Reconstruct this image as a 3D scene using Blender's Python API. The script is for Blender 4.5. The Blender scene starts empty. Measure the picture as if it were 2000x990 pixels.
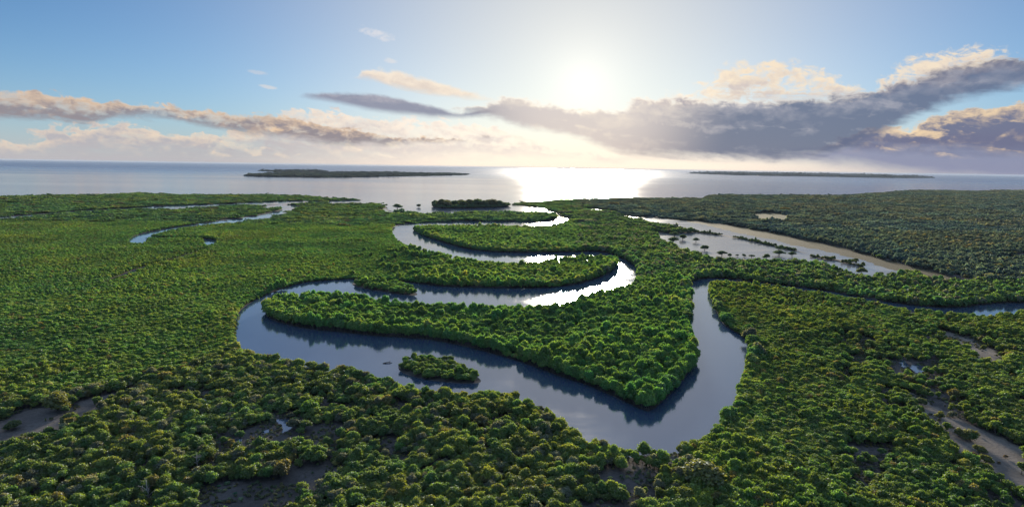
import bpy, math, random
import numpy as np
from mathutils import Matrix, Vector

SC = bpy.context.scene
COL = SC.collection
R = math.radians

# ------------------------------------------------------------------ camera
F = 1192.0; CAMH = 100.0
PITCH = math.atan(168.5 / F); ROLL = math.atan(0.0156)
_f = Vector((0, math.cos(PITCH), -math.sin(PITCH)))
_u0 = Vector((0, math.sin(PITCH), math.cos(PITCH))); _r0 = Vector((1, 0, 0))
CX = _r0 * math.cos(ROLL) + _u0 * math.sin(ROLL)
CY = -_r0 * math.sin(ROLL) + _u0 * math.cos(ROLL)
cam_d = bpy.data.cameras.new('camera'); cam = bpy.data.objects.new('camera', cam_d); COL.objects.link(cam)
m = Matrix((CX, CY, -_f)).transposed().to_4x4(); m.translation = (0, 0, CAMH)
cam.matrix_world = m
cam_d.sensor_width = 36.0; cam_d.lens = 36.0 * F / 2000.0
cam_d.clip_start = 0.5; cam_d.clip_end = 400000
SC.camera = cam

def ray(px, py):
    return (_f * F + CX * (px - 1000.0) + CY * (495.0 - py)).normalized()
def azel(px, py):
    d = ray(px, py)
    return math.degrees(math.atan2(d.x, d.y)), math.degrees(math.asin(d.z))
def gp(px, py, z=0.0):
    d = ray(px, py); t = (z - CAMH) / min(d.z, -0.0022)
    return (d.x * t, d.y * t)
def gpoly(pts, z=0.0, zk=1.0):
    return np.array([gp(p[0], p[1], p[2] * zk if len(p) > 2 else z) for p in pts])
def proj(P):
    P = np.asarray(P, float)
    q = P - np.array([0, 0, CAMH])
    a = q @ np.array(CX); b = q @ np.array(CY); c = q @ np.array(_f)
    return 1000 + F * a / c, 495 - F * b / c, c

# ------------------------------------------------------------------ sky, sun, exposure
SUN_AZ, SUN_EL = azel(1140, 162)
SKY_STRENGTH = 0.028
SC.view_settings.view_transform = 'Standard'; SC.view_settings.look = 'None'
EXPO = 2.1
SC.view_settings.exposure = EXPO; SC.view_settings.gamma = 1.0
SC.cycles.use_denoising = True
SC.cycles.max_bounces = 5; SC.cycles.diffuse_bounces = 3; SC.cycles.glossy_bounces = 2
SC.cycles.transmission_bounces = 3; SC.cycles.transparent_max_bounces = 4; SC.cycles.volume_bounces = 0
SC.cycles.caustics_reflective = False; SC.cycles.caustics_refractive = False
SC.cycles.sample_clamp_indirect = 4.0

sun_d = bpy.data.lights.new('sun', 'SUN'); sun = bpy.data.objects.new('sun', sun_d); COL.objects.link(sun)
sun_d.energy = 2.4; sun_d.angle = R(9); sun_d.color = (1.0, 0.88, 0.70)
sdir = Vector((math.sin(R(SUN_AZ)) * math.cos(R(SUN_EL)), math.cos(R(SUN_AZ)) * math.cos(R(SUN_EL)), math.sin(R(SUN_EL))))
sun.rotation_euler = sdir.to_track_quat('Z', 'Y').to_euler()

class X:
    """small wrapper: arithmetic on shader sockets"""
    T = None
    def __init__(s, sock): s.s = sock
    @staticmethod
    def _in(node, i, v):
        if isinstance(v, X): X.T.links.new(v.s, node.inputs[i])
        else: node.inputs[i].default_value = v
    @staticmethod
    def op(o, *a, clamp=False):
        n = X.T.nodes.new('ShaderNodeMath'); n.operation = o; n.use_clamp = clamp
        for i, v in enumerate(a): X._in(n, i, v)
        return X(n.outputs[0])
    def __add__(s, o): return X.op('ADD', s, o)
    __radd__ = __add__
    def __sub__(s, o): return X.op('SUBTRACT', s, o)
    def __rsub__(s, o): return X.op('SUBTRACT', o, s)
    def __mul__(s, o): return X.op('MULTIPLY', s, o)
    __rmul__ = __mul__
    def __truediv__(s, o): return X.op('DIVIDE', s, o)
    def clamp(s): return X.op('ADD', s, 0.0, clamp=True)
    def __pow__(s, o): return X.op('POWER', s, o)

def smooth(x, lo, hi):
    n = X.T.nodes.new('ShaderNodeMapRange'); n.interpolation_type = 'SMOOTHSTEP'
    X._in(n, 0, x); X._in(n, 1, lo); X._in(n, 2, hi); n.inputs[3].default_value = 0; n.inputs[4].default_value = 1
    return X(n.outputs[0])
def mixc(fac, a, b, mode='MIX'):
    n = X.T.nodes.new('ShaderNodeMix'); n.data_type = 'RGBA'; n.blend_type = mode; n.clamp_factor = True
    X._in(n, 0, fac)
    for i, v in ((6, a), (7, b)):
        if isinstance(v, X): X.T.links.new(v.s, n.inputs[i])
        else: n.inputs[i].default_value = (*v, 1.0)
    return X(n.outputs[2])
def noise(vec, scale, detail=4, rough=0.55, dist=0.0, col=False):
    n = X.T.nodes.new('ShaderNodeTexNoise'); n.inputs['Scale'].default_value = scale
    n.inputs['Detail'].default_value = detail; n.inputs['Roughness'].default_value = rough
    n.inputs['Distortion'].default_value = dist
    if vec is not None: X.T.links.new(vec.s, n.inputs['Vector'])
    return X(n.outputs['Color' if col else 'Fac'])
def comb(x, y, z):
    n = X.T.nodes.new('ShaderNodeCombineXYZ')
    for i, v in enumerate((x, y, z)): X._in(n, i, v)
    return X(n.outputs[0])
def vop(o, a, b):
    n = X.T.nodes.new('ShaderNodeVectorMath'); n.operation = o
    for i, v in enumerate((a, b)):
        if isinstance(v, X): X.T.links.new(v.s, n.inputs[i])
        else: n.inputs[i].default_value = v
    return X(n.outputs['Value'] if o in ('DOT_PRODUCT', 'LENGTH') else n.outputs[0])

AZ0, AZ1, EL0, EL1 = -60.0, 60.0, -2.0, 18.0
def build_world():
    w = bpy.data.worlds.new('World'); SC.world = w; w.use_nodes = True
    t = w.node_tree; t.nodes.clear(); X.T = t
    out = t.nodes.new('ShaderNodeOutputWorld'); bg = t.nodes.new('ShaderNodeBackground')
    t.links.new(bg.outputs[0], out.inputs[0])
    sky = t.nodes.new('ShaderNodeTexSky'); sky.sky_type = 'NISHITA'; sky.sun_disc = False
    sky.sun_elevation = R(SUN_EL); sky.sun_rotation = R(SUN_AZ)
    sky.altitude = 100; sky.air_density = 0.75; sky.dust_density = 0.0; sky.ozone_density = 3.0
    tc = t.nodes.new('ShaderNodeTexCoord'); d = X(tc.outputs['Generated'])
    sep = t.nodes.new('ShaderNodeSeparateXYZ'); t.links.new(d.s, sep.inputs[0])
    dx, dy, dz = (X(sep.outputs[i]) for i in range(3))
    az = X.op('ARCTAN2', dx, dy) * 57.2958
    el = X.op('ARCSINE', dz) * 57.2958
    u = ((az - AZ0) / (AZ1 - AZ0)).clamp()

    def curve(pts):
        """cloud outline given in photo pixels -> elevation as a function of azimuth"""
        n = t.nodes.new('ShaderNodeFloatCurve'); c = n.mapping.curves[0]
        P = sorted(((azel(*p)[0] - AZ0) / (AZ1 - AZ0), (azel(*p)[1] - EL0) / (EL1 - EL0)) for p in pts)
        P = [(0.0, P[0][1])] + [p for p in P if 0 < p[0] < 1] + [(1.0, P[-1][1])]
        while len(c.points) > 2: c.points.remove(c.points[1])
        c.points[0].location = P[0]; c.points[1].location = P[-1]
        for p in P[1:-1]: c.points.new(*p)
        for p in c.points: p.handle_type = 'AUTO_CLAMPED'
        n.mapping.update()
        t.links.new(u.s, n.inputs['Value'])
        return X(n.outputs[0]) * (EL1 - EL0) + EL0

    tilt = dz + dx * 0.10                                   # cloud streets sag a little towards the right
    flat = comb(dx, dy, tilt * 2.4)
    n_big = noise(flat, 7.0, 2, 0.5)
    n_med = noise(flat, 20.0, 3, 0.55, 0.6)
    n_fine = noise(comb(dx, dy, tilt * 1.6), 55.0, 5, 0.62, 0.5)
    streak = noise(comb(dx, dy, tilt * 6.0), 9.0, 6, 0.60, 0.6)
    puff = comb(dx, dy, dz * 1.7)
    up = vop('ADD', puff, (sdir.x * .010, 0.0, 0.014))
    soft = noise(puff, 10.0, 4, 0.5, 0.4) - noise(vop('ADD', puff, (sdir.x * .02, 0.0, 0.03)), 10.0, 4, 0.5, 0.4)
    relief = noise(puff, 26.0, 6, 0.58, 0.5) - noise(up, 26.0, 6, 0.58, 0.5)

    cs = vop('DOT_PRODUCT', d, tuple(sdir))
    ang = X.op('ARCCOSINE', X.op('MINIMUM', cs, 1.0)) * 57.2958       # degrees from the sun
    near = smooth(ang, 14.0, 4.0)
    k_sky = SKY_STRENGTH * 2 ** EXPO
    c = mixc(1.0, X(sky.outputs[0]), mixc(X.op('EXPONENT', ang * ang * (-1 / 420.0)), tuple(k_sky * q for q in (0.60, 0.86, 1.03)), tuple(k_sky * q for q in (0.80, 0.78, 0.72))), 'MULTIPLY')
    def addc(col, rgb, k):
        return mixc(1.0, col, mixc(1.0, comb(k, k, k), rgb, 'MULTIPLY'), 'ADD')
    # aureole of the veiled sun: broad and pale, with a small burnt-out heart
    c = addc(c, (1.0, 0.80, 0.45), X.op('EXPONENT', ang * ang * (-1 / 640.0)) * 0.56)
    c = addc(c, (1.0, 0.84, 0.62), X.op('EXPONENT', ang * (-1 / 4.2)) * 0.42)
    # sky overhead, mostly above the view, brightened as added fill light on the trees
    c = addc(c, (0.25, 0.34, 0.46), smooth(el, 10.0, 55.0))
    # paler towards the horizon, then warm, hazy air low over the sea
    c = mixc((X.op('EXPONENT', el * (-1 / 6.0)) * smooth(el, -1.5, 0.3)).clamp() * 0.70, c, mixc(smooth(ang, 34.0, 8.0), (0.44, 0.60, 0.66), (0.95, 0.90, 0.84)))
    low = X.op('EXPONENT', el * (-1 / 2.2)) * smooth(el, -1.5, 0.3)
    c = mixc(low.clamp() * 0.97, c, mixc(smooth(ang, 36.0, 9.0), (0.52, 0.48, 0.50), (1.20, 0.98, 0.79)))

    wide = smooth(ang, 34.0, 9.0)
    def layer(col, top, bot, amp, lit, dark, lit_s=None, dark_s=None, soft_t=0.3, soft_b=0.5, opac=1.0, split=0.6, sharp=0.32, bshift=0.9, tex=1.2, patch=0.0, rel=1.3, holes=0.0, big=0.0, nr=None, rim=0.0, thin=0.0):
        nr = near if nr is None else nr
        nn = n_big * 0.6 + n_med * 0.9 + n_fine * 0.75 - 1.125
        T, B = curve(top), curve(bot)
        e = el + nn * amp
        eb = el + (n_med * 0.5 + streak * 1.1 + n_fine * 0.4 - 1.0) * (amp * bshift)
        a = smooth(T - e, 0.0, soft_t) * smooth(eb - B, 0.0, soft_b)
        a = a * smooth(T - B, 0.03, 0.30) * opac
        if holes: a = a * (1.0 - smooth(n_fine * 0.6 + streak * 0.6, 0.55, 0.74) * holes)
        tt = (e - B) / X.op('MAXIMUM', T - B, 0.3) + (streak - 0.5) * tex + (n_fine - 0.5) * 0.5
        k = smooth(tt, split - sharp, split + sharp)
        if patch: k = X.op('MAXIMUM', k, smooth(streak + relief * 0.5, 0.56, 0.70) * patch)
        k = (k + relief * rel + soft * big).clamp()
        L = mixc(nr, lit, lit_s or lit); Dk = mixc(nr, dark, dark_s or dark)
        body = mixc(k, Dk, L)
        if thin: a = a * (1.0 - near * thin)
        if rim: body = mixc((1.0 - smooth(T - e, 0.12, 0.75)) * (wide * 0.75 + 0.25) * rim, body, mixc(wide, (0.95, 0.76, 0.55), (1.25, 1.10, 0.90)))
        return mixc(a, col, body)

    # soft cream veil and cumulus low over the sea, left of the sun
    c = layer(c, [(-600, 240), (-300, 250), (0, 262), (120, 250), (250, 244), (330, 258), (430, 256), (520, 226), (600, 214), (700, 222), (780, 228), (900, 240), (1000, 262), (1100, 290), (1300, 325), (1700, 340), (2600, 345)],
              [(-600, 318), (0, 318), (400, 322), (700, 326), (900, 322), (1000, 318), (1100, 318), (1300, 330), (1700, 345), (2600, 350)],
              2.4, (0.90, 0.70, 0.53), (0.50, 0.455, 0.48), (1.15, 0.97, 0.80), (0.84, 0.73, 0.67), 0.35, 1.6, 0.82, 0.72, 0.36, patch=.8, rel=1.9, holes=.5, big=.8, nr=wide)
    # long band, left
    c = layer(c, [(-900, 168), (-300, 165), (0, 178), (90, 180), (180, 196), (340, 206), (520, 220), (600, 234), (700, 254), (780, 266), (860, 268), (950, 270), (980, 290), (2600, 345)],
              [(-900, 222), (-300, 232), (0, 240), (100, 246), (160, 256), (200, 246), (260, 234), (330, 240), (420, 260), (560, 276), (700, 290), (780, 286), (860, 284), (950, 278), (980, 290), (2600, 350)],
              1.5, (0.80, 0.58, 0.40), (0.30, 0.265, 0.29), (1.0, 0.80, 0.60), (0.60, 0.49, 0.46), 0.30, 0.7, 0.95, 0.70, 0.36, patch=.85, rel=1.4, holes=.45)
    # cream streak and grey lens before the sun
    c = layer(c, [(620, 160), (690, 150), (725, 134), (760, 134), (800, 144), (880, 162), (960, 188), (1000, 200), (1040, 215), (2600, 345)],
              [(620, 160), (690, 156), (725, 162), (760, 172), (800, 182), (880, 196), (960, 200), (1000, 202), (1040, 215), (2600, 350)],
              0.9, (1.0, 0.84, 0.66), (0.80, 0.66, 0.55), None, None, 0.45, 0.7, 0.85, 0.5)
    c = layer(c, [(560, 190), (600, 182), (660, 178), (740, 183), (800, 194), (860, 210), (900, 218), (950, 212), (1000, 216), (2600, 345)],
              [(560, 190), (600, 196), (660, 208), (740, 224), (800, 231), (860, 235), (900, 236), (950, 230), (1000, 216), (2600, 350)],
              0.45, (0.46, 0.43, 0.48), (0.27, 0.28, 0.37), None, None, 0.4, 0.7, 0.92, 0.9, patch=.15, rel=.5)
    # sunlit cumulus tops over the dark arm, right
    c = layer(c, [(1180, 205), (1280, 182), (1380, 156), (1420, 130), (1500, 116), (1580, 120), (1640, 134), (1690, 156), (1720, 146), (1750, 116), (1800, 98), (1850, 94), (1920, 104), (2000, 112), (2200, 96), (2600, 120)],
              [(1180, 205), (1280, 208), (1380, 208), (1500, 208), (1600, 206), (1700, 196), (1800, 180), (1900, 165), (2000, 150), (2200, 140), (2600, 165)],
              3.2, (0.98, 0.80, 0.58), (0.66, 0.56, 0.52), (1.15, 1.02, 0.86), (0.95, 0.82, 0.72), 0.9, 0.9, 0.88, 0.30, 0.5, tex=.8, holes=1.0, rel=2.0)
    # rain-grey air under the bank, right
    c = layer(c, [(1080, 322), (1200, 302), (1300, 296), (1500, 290), (1600, 280), (1700, 262), (1800, 252), (1900, 246), (2000, 240), (2200, 235), (2600, 240)],
              [(1080, 326), (1200, 322), (1300, 320), (1500, 324), (1650, 334), (1750, 350), (1850, 360), (2000, 370), (2200, 370), (2600, 378)],
              0.8, (0.38, 0.36, 0.45), (0.25, 0.27, 0.41), (0.86, 0.70, 0.60), (0.70, 0.58, 0.55), 1.0, 1.3, 0.90, 0.9, 0.4, rel=.6)
    # lower bank, right
    c = layer(c, [(1480, 318), (1560, 300), (1640, 266), (1700, 248), (1780, 244), (1820, 228), (1880, 212), (1930, 206), (2000, 192), (2200, 184), (2600, 205)],
              [(1480, 322), (1600, 312), (1660, 306), (1720, 306), (1780, 306), (1880, 310), (1930, 312), (2000, 316), (2200, 320), (2600, 325)],
              1.7, (0.90, 0.67, 0.42), (0.165, 0.175, 0.275), None, None, 0.30, 1.3, 0.95, 0.92, 0.24, patch=.75, rel=1.2, rim=.5)
    # the big dark bank and its arm
    c = layer(c, [(850, 222), (900, 208), (950, 194), (1010, 188), (1080, 198), (1130, 210), (1200, 208), (1260, 188), (1330, 186), (1400, 192), (1480, 194), (1560, 190), (1640, 180), (1720, 164), (1800, 142), (1880, 124), (1950, 114), (2000, 110), (2200, 92), (2600, 120)],
              [(850, 224), (900, 228), (950, 240), (1000, 254), (1080, 268), (1130, 280), (1180, 298), (1240, 312), (1400, 318), (1560, 318), (1640, 306), (1690, 284), (1740, 258), (1790, 236), (1840, 218), (1920, 198), (2000, 184), (2200, 168), (2600, 190)],
              1.6, (0.46, 0.44, 0.49), (0.130, 0.158, 0.255), (1.0, 0.82, 0.64), (0.60, 0.49, 0.48), 0.50, 1.1, 0.90, 1.0, 0.36, tex=.8, patch=.30, rel=.9, big=1.8, rim=.7, thin=.22)
    # wisps
    wn = noise(comb(dx, dy, dz * 1.8), 34.0, 5, 0.65, 0.6)
    def wisp(col, px, py, rx, ry, tilt, rgb, op):
        a0, e0 = azel(px, py)
        ca, sa = math.cos(R(tilt)), math.sin(R(tilt))
        x = ((az - a0) * ca + (el - e0) * sa) / rx; y = ((el - e0) * ca - (az - a0) * sa) / ry
        k = smooth(1.0 - (x * x + y * y) + (wn - 0.5) * 2.8, 0.25, 1.1) * op
        return mixc(k, col, rgb)
    c = wisp(c, 735, 66, 2.0, 0.55, -14, (0.84, 0.80, 0.80), 0.6)
    c = wisp(c, 500, 141, 1.2, 0.22, -6, (0.66, 0.66, 0.70), 0.45)
    c = wisp(c, 525, 170, 1.0, 0.22, -6, (0.76, 0.72, 0.70), 0.6)
    c = wisp(c, 765, 120, 0.8, 0.3, -6, (0.9, 0.82, 0.76), 0.4)
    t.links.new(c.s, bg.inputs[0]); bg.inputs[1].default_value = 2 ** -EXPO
build_world()

# ------------------------------------------------------------------ materials
def mat(name):
    mt = bpy.data.materials.new(name); mt.use_nodes = True
    t = mt.node_tree; t.nodes.clear(); X.T = t
    o = t.nodes.new('ShaderNodeOutputMaterial')
    return mt, t, o
def pos():
    g = X.T.nodes.new('ShaderNodeNewGeometry'); return X(g.outputs['Position'])
def principled(t, o, col, rough=0.8, spec=0.3, bump=None, bstr=0.5, bdist=0.2, ior=None):
    p = t.nodes.new('ShaderNodeBsdfPrincipled')
    if isinstance(col, X): t.links.new(col.s, p.inputs['Base Color'])
    else: p.inputs['Base Color'].default_value = (*col, 1)
    X._in(p, p.inputs.find('Roughness'), rough)
    p.inputs['Specular IOR Level'].default_value = spec
    if ior: p.inputs['IOR'].default_value = ior
    if bump is not None:
        b = t.nodes.new('ShaderNodeBump'); b.inputs['Strength'].default_value = bstr; b.inputs['Distance'].default_value = bdist
        t.links.new(bump.s, b.inputs['Height']); t.links.new(b.outputs[0], p.inputs['Normal'])
    t.links.new(p.outputs[0], o.inputs[0]); return p

def ground_mat(name, a, b, c, s=0.06):
    mt, t, o = mat(name); P = pos()
    n1 = noise(P, s, 4, 0.6); n2 = noise(P, 0.7, 5, 0.65)
    k = mixc(smooth(n1, 0.35, 0.65), a, b)
    k = mixc(smooth(n2, 0.45, 0.75), k, c)
    n3 = noise(P, 2.6, 5, 0.7); rill = noise(P, 0.22, 5, 0.6, 1.6)
    k = mixc(smooth(n3, 0.50, 0.72) * 0.55, k, tuple(q * 0.55 for q in c))
    k = mixc(smooth(X.op('ABSOLUTE', rill - 0.5), 0.022, 0.0) * 0.6, k, tuple(q * 0.6 for q in a))
    principled(t, o, k, 0.9, 0.1, n2, 0.6, 0.25); return mt
M_LITTER = ground_mat('swamp_mud', (0.085, 0.076, 0.074), (0.125, 0.113, 0.110), (0.065, 0.058, 0.050))
M_MUD = ground_mat('grey_mud', (0.135, 0.115, 0.105), (0.19, 0.165, 0.15), (0.10, 0.085, 0.08))
M_SAND = ground_mat('pale_sand', (0.18, 0.155, 0.135), (0.25, 0.215, 0.185), (0.13, 0.11, 0.095))
M_GRASS = ground_mat('dry_grass', (0.080, 0.066, 0.036), (0.066, 0.062, 0.030), (0.11, 0.088, 0.052), 0.03)
M_FIELD = ground_mat('pale_grass', (0.105, 0.105, 0.048), (0.13, 0.12, 0.065), (0.085, 0.09, 0.038), 0.03)

def water_mat(name, col, rough, s1, s2, bstr, bdist, ior=1.33, patch=None, spec=0.5):
    mt, t, o = mat(name); P = pos()
    n1 = noise(vop('MULTIPLY', P, (1.0, 2.2, 1.0)), s1, 3, 0.6, 0.3)
    n2 = noise(vop('MULTIPLY', P, (1.0, 1.0, 1.0)), s2, 3, 0.5)
    h = n1 * 1.0 + n2 * 0.8
    r = rough
    if patch:
        pn = noise(vop('MULTIPLY', P, (1.0, 2.5, 1.0)), patch, 4, 0.6)
        r = smooth(pn, 0.35, 0.65) * (rough * 0.8) + rough * 0.6
    principled(t, o, col, r, spec, h, bstr, bdist, ior); return mt
M_RIVER = water_mat('river_water', (0.050, 0.082, 0.140), 0.085, 0.9, 0.12, 0.07, 0.15, 3.0, 0.018)
def sea_mat():
    mt, t, o = mat('sea_water'); P = pos(); sp_ = t.nodes.new('ShaderNodeSeparateXYZ'); t.links.new(P.s, sp_.inputs[0]); y = X(sp_.outputs[1])
    wind = noise(vop('MULTIPLY', P, (0.35, 1.6, 1.0)), 0.0011, 4, 0.55)
    open_ = smooth(y + (wind - 0.5) * 5000.0, 2600.0, 11000.0)
    rg = open_ * 0.22 + wind * 0.10 + 0.07
    h = noise(vop('MULTIPLY', P, (1.0, 2.2, 1.0)), 0.05, 3, 0.6, 0.3)
    p = principled(t, o, mixc(open_, (0.070, 0.105, 0.165), (0.032, 0.072, 0.160)), rg, 0.5, h, 0.006, 0.8, 2.7)
    t.links.new((0.5 - open_ * 0.40).s, p.inputs['Specular IOR Level']); return mt
M_SEA = sea_mat()
M_PAN = water_mat('pan_water', (0.22, 0.21, 0.20), 0.20, 0.5, 0.05, 0.10, 0.1, 1.33, 0.012)

def leaf_mat(name='leaf'):
    mt, t, o = mat(name)
    a = t.nodes.new('ShaderNodeAttribute'); a.attribute_type = 'INSTANCER'; a.attribute_name = 'tint'
    v = t.nodes.new('ShaderNodeAttribute'); v.attribute_type = 'GEOMETRY'; v.attribute_name = 'leafvar'
    col = X(a.outputs['Color']); lv = X(v.outputs['Fac'])
    col = mixc(1.0, col, comb(lv, lv, lv), 'MULTIPLY')
    d = t.nodes.new('ShaderNodeBsdfDiffuse'); tr = t.nodes.new('ShaderNodeBsdfTranslucent')
    t.links.new(col.s, d.inputs[0])
    ct = mixc(1.0, col, (1.25, 1.15, 0.55), 'MULTIPLY'); t.links.new(ct.s, tr.inputs[0])
    mx = t.nodes.new('ShaderNodeAddShader')
    t.links.new(d.outputs[0], mx.inputs[0]); t.links.new(tr.outputs[0], mx.inputs[1])
    gl = t.nodes.new('ShaderNodeBsdfGlossy'); gl.inputs['Roughness'].default_value = 0.5; gl.inputs['Color'].default_value = (.85, .95, 1, 1)
    m2 = t.nodes.new('ShaderNodeMixShader'); m2.inputs[0].default_value = 0.045
    t.links.new(mx.outputs[0], m2.inputs[1]); t.links.new(gl.outputs[0], m2.inputs[2])
    t.links.new(m2.outputs[0], o.inputs[0]); return mt
M_LEAF = leaf_mat()
def bark_mat(name, a, b):
    mt, t, o = mat(name); n = noise(pos(), 3.0, 4)
    principled(t, o, mixc(n, a, b), 0.85, 0.2); return mt
M_BARK = bark_mat('bark', (0.07, 0.058, 0.048), (0.16, 0.14, 0.12))
M_DEAD = bark_mat('dead_wood', (0.30, 0.27, 0.25), (0.46, 0.43, 0.40))

# ------------------------------------------------------------------ helpers
def link(name, me, parent=None):
    o = bpy.data.objects.new(name, me); COL.objects.link(o)
    if parent is not None: o.parent = parent
    return o
def tag(o, label, cat=None, group=None, kind=None):
    o['label'] = label
    if cat: o['category'] = cat
    if group: o['group'] = group
    if kind: o['kind'] = kind
    return o
def area2(p):
    x, y = p[:, 0], p[:, 1]
    return np.sum(x * np.roll(y, -1) - np.roll(x, -1) * y)
def refine(p, n=3):
    """Chaikin: turns a traced outline into a smooth bank"""
    for _ in range(n):
        q = np.roll(p, -1, 0)
        p = np.stack([0.75 * p + 0.25 * q, 0.25 * p + 0.75 * q], 1).reshape(-1, 2)
    return p
def vnoise(P, s, seed):
    """smooth value noise in world metres"""
    r = np.random.default_rng(seed); T = r.uniform(0, 1, (256, 256))
    q = P / s; i = np.floor(q).astype(int); f = q - i; f = f * f * (3 - 2 * f)
    a = T[i[:, 0] % 256, i[:, 1] % 256]; b = T[(i[:, 0] + 1) % 256, i[:, 1] % 256]
    c = T[i[:, 0] % 256, (i[:, 1] + 1) % 256]; d = T[(i[:, 0] + 1) % 256, (i[:, 1] + 1) % 256]
    return (a * (1 - f[:, 0]) + b * f[:, 0]) * (1 - f[:, 1]) + (c * (1 - f[:, 0]) + d * f[:, 0]) * f[:, 1]
def rough(p, amp, step=2.0, seed=0):
    """subdivide an outline and push it in and out, so banks look eroded"""
    q = np.roll(p, -1, 0); out = []
    for a, b in zip(p, q):
        n = max(1, min(40, int(np.linalg.norm(b - a) / step)))
        for k in range(n): out.append(a + (b - a) * k / n)
    out = np.array(out); tg = np.roll(out, -1, 0) - np.roll(out, 1, 0); tg /= np.linalg.norm(tg, axis=1)[:, None] + 1e-9
    w = (vnoise(out, step * 3.0, 50 + seed) - .5) * 1.4 + (vnoise(out, step * 1.2, 51 + seed) - .5) * .7
    return out + np.stack([-tg[:, 1], tg[:, 0]], 1) * (w * amp)[:, None]
def sheet(name, poly, z, material):
    import bmesh
    p = poly if area2(poly) > 0 else poly[::-1]
    bm = bmesh.new(); vs = [bm.verts.new((x, y, z)) for x, y in p]
    es = [bm.edges.new((vs[i], vs[(i + 1) % len(vs)])) for i in range(len(vs))]
    bmesh.ops.triangle_fill(bm, use_beauty=True, edges=es, normal=(0, 0, 1))
    for f in bm.faces:
        if f.normal.z < 0: f.normal_flip()
    me = bpy.data.meshes.new(name); bm.to_mesh(me); bm.free(); me.materials.append(material)
    o = link(name, me); o['kind'] = 'structure'; return o
def inside(P, poly):
    x, y = P[:, 0], P[:, 1]; r = np.zeros(len(P), bool)
    a = poly; b = np.roll(poly, -1, 0)
    lo, hi = poly.min(0), poly.max(0)
    sel = np.where((x >= lo[0]) & (x <= hi[0]) & (y >= lo[1]) & (y <= hi[1]))[0]
    if len(sel) == 0: return r
    xs, ys = x[sel], y[sel]; acc = np.zeros(len(sel), bool)
    for (x0, y0), (x1, y1) in zip(a, b):
        if y0 == y1: continue
        c = ((y0 > ys) != (y1 > ys)) & (xs < (x1 - x0) * (ys - y0) / (y1 - y0) + x0)
        acc ^= c
    r[sel] = acc; return r
def dist(P, poly, far=60.0):
    d = np.full(len(P), far)
    b = np.roll(poly, -1, 0)
    for p0, p1 in zip(poly, b):
        lo, hi = np.minimum(p0, p1) - far, np.maximum(p0, p1) + far
        s = np.where((P[:, 0] > lo[0]) & (P[:, 0] < hi[0]) & (P[:, 1] > lo[1]) & (P[:, 1] < hi[1]))[0]
        if len(s) == 0: continue
        v = p1 - p0; L = v @ v + 1e-9
        q = P[s] - p0; tt = np.clip(q @ v / L, 0, 1)
        dd = np.linalg.norm(q - tt[:, None] * v, axis=1)
        d[s] = np.minimum(d[s], dd)
    return d

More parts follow.
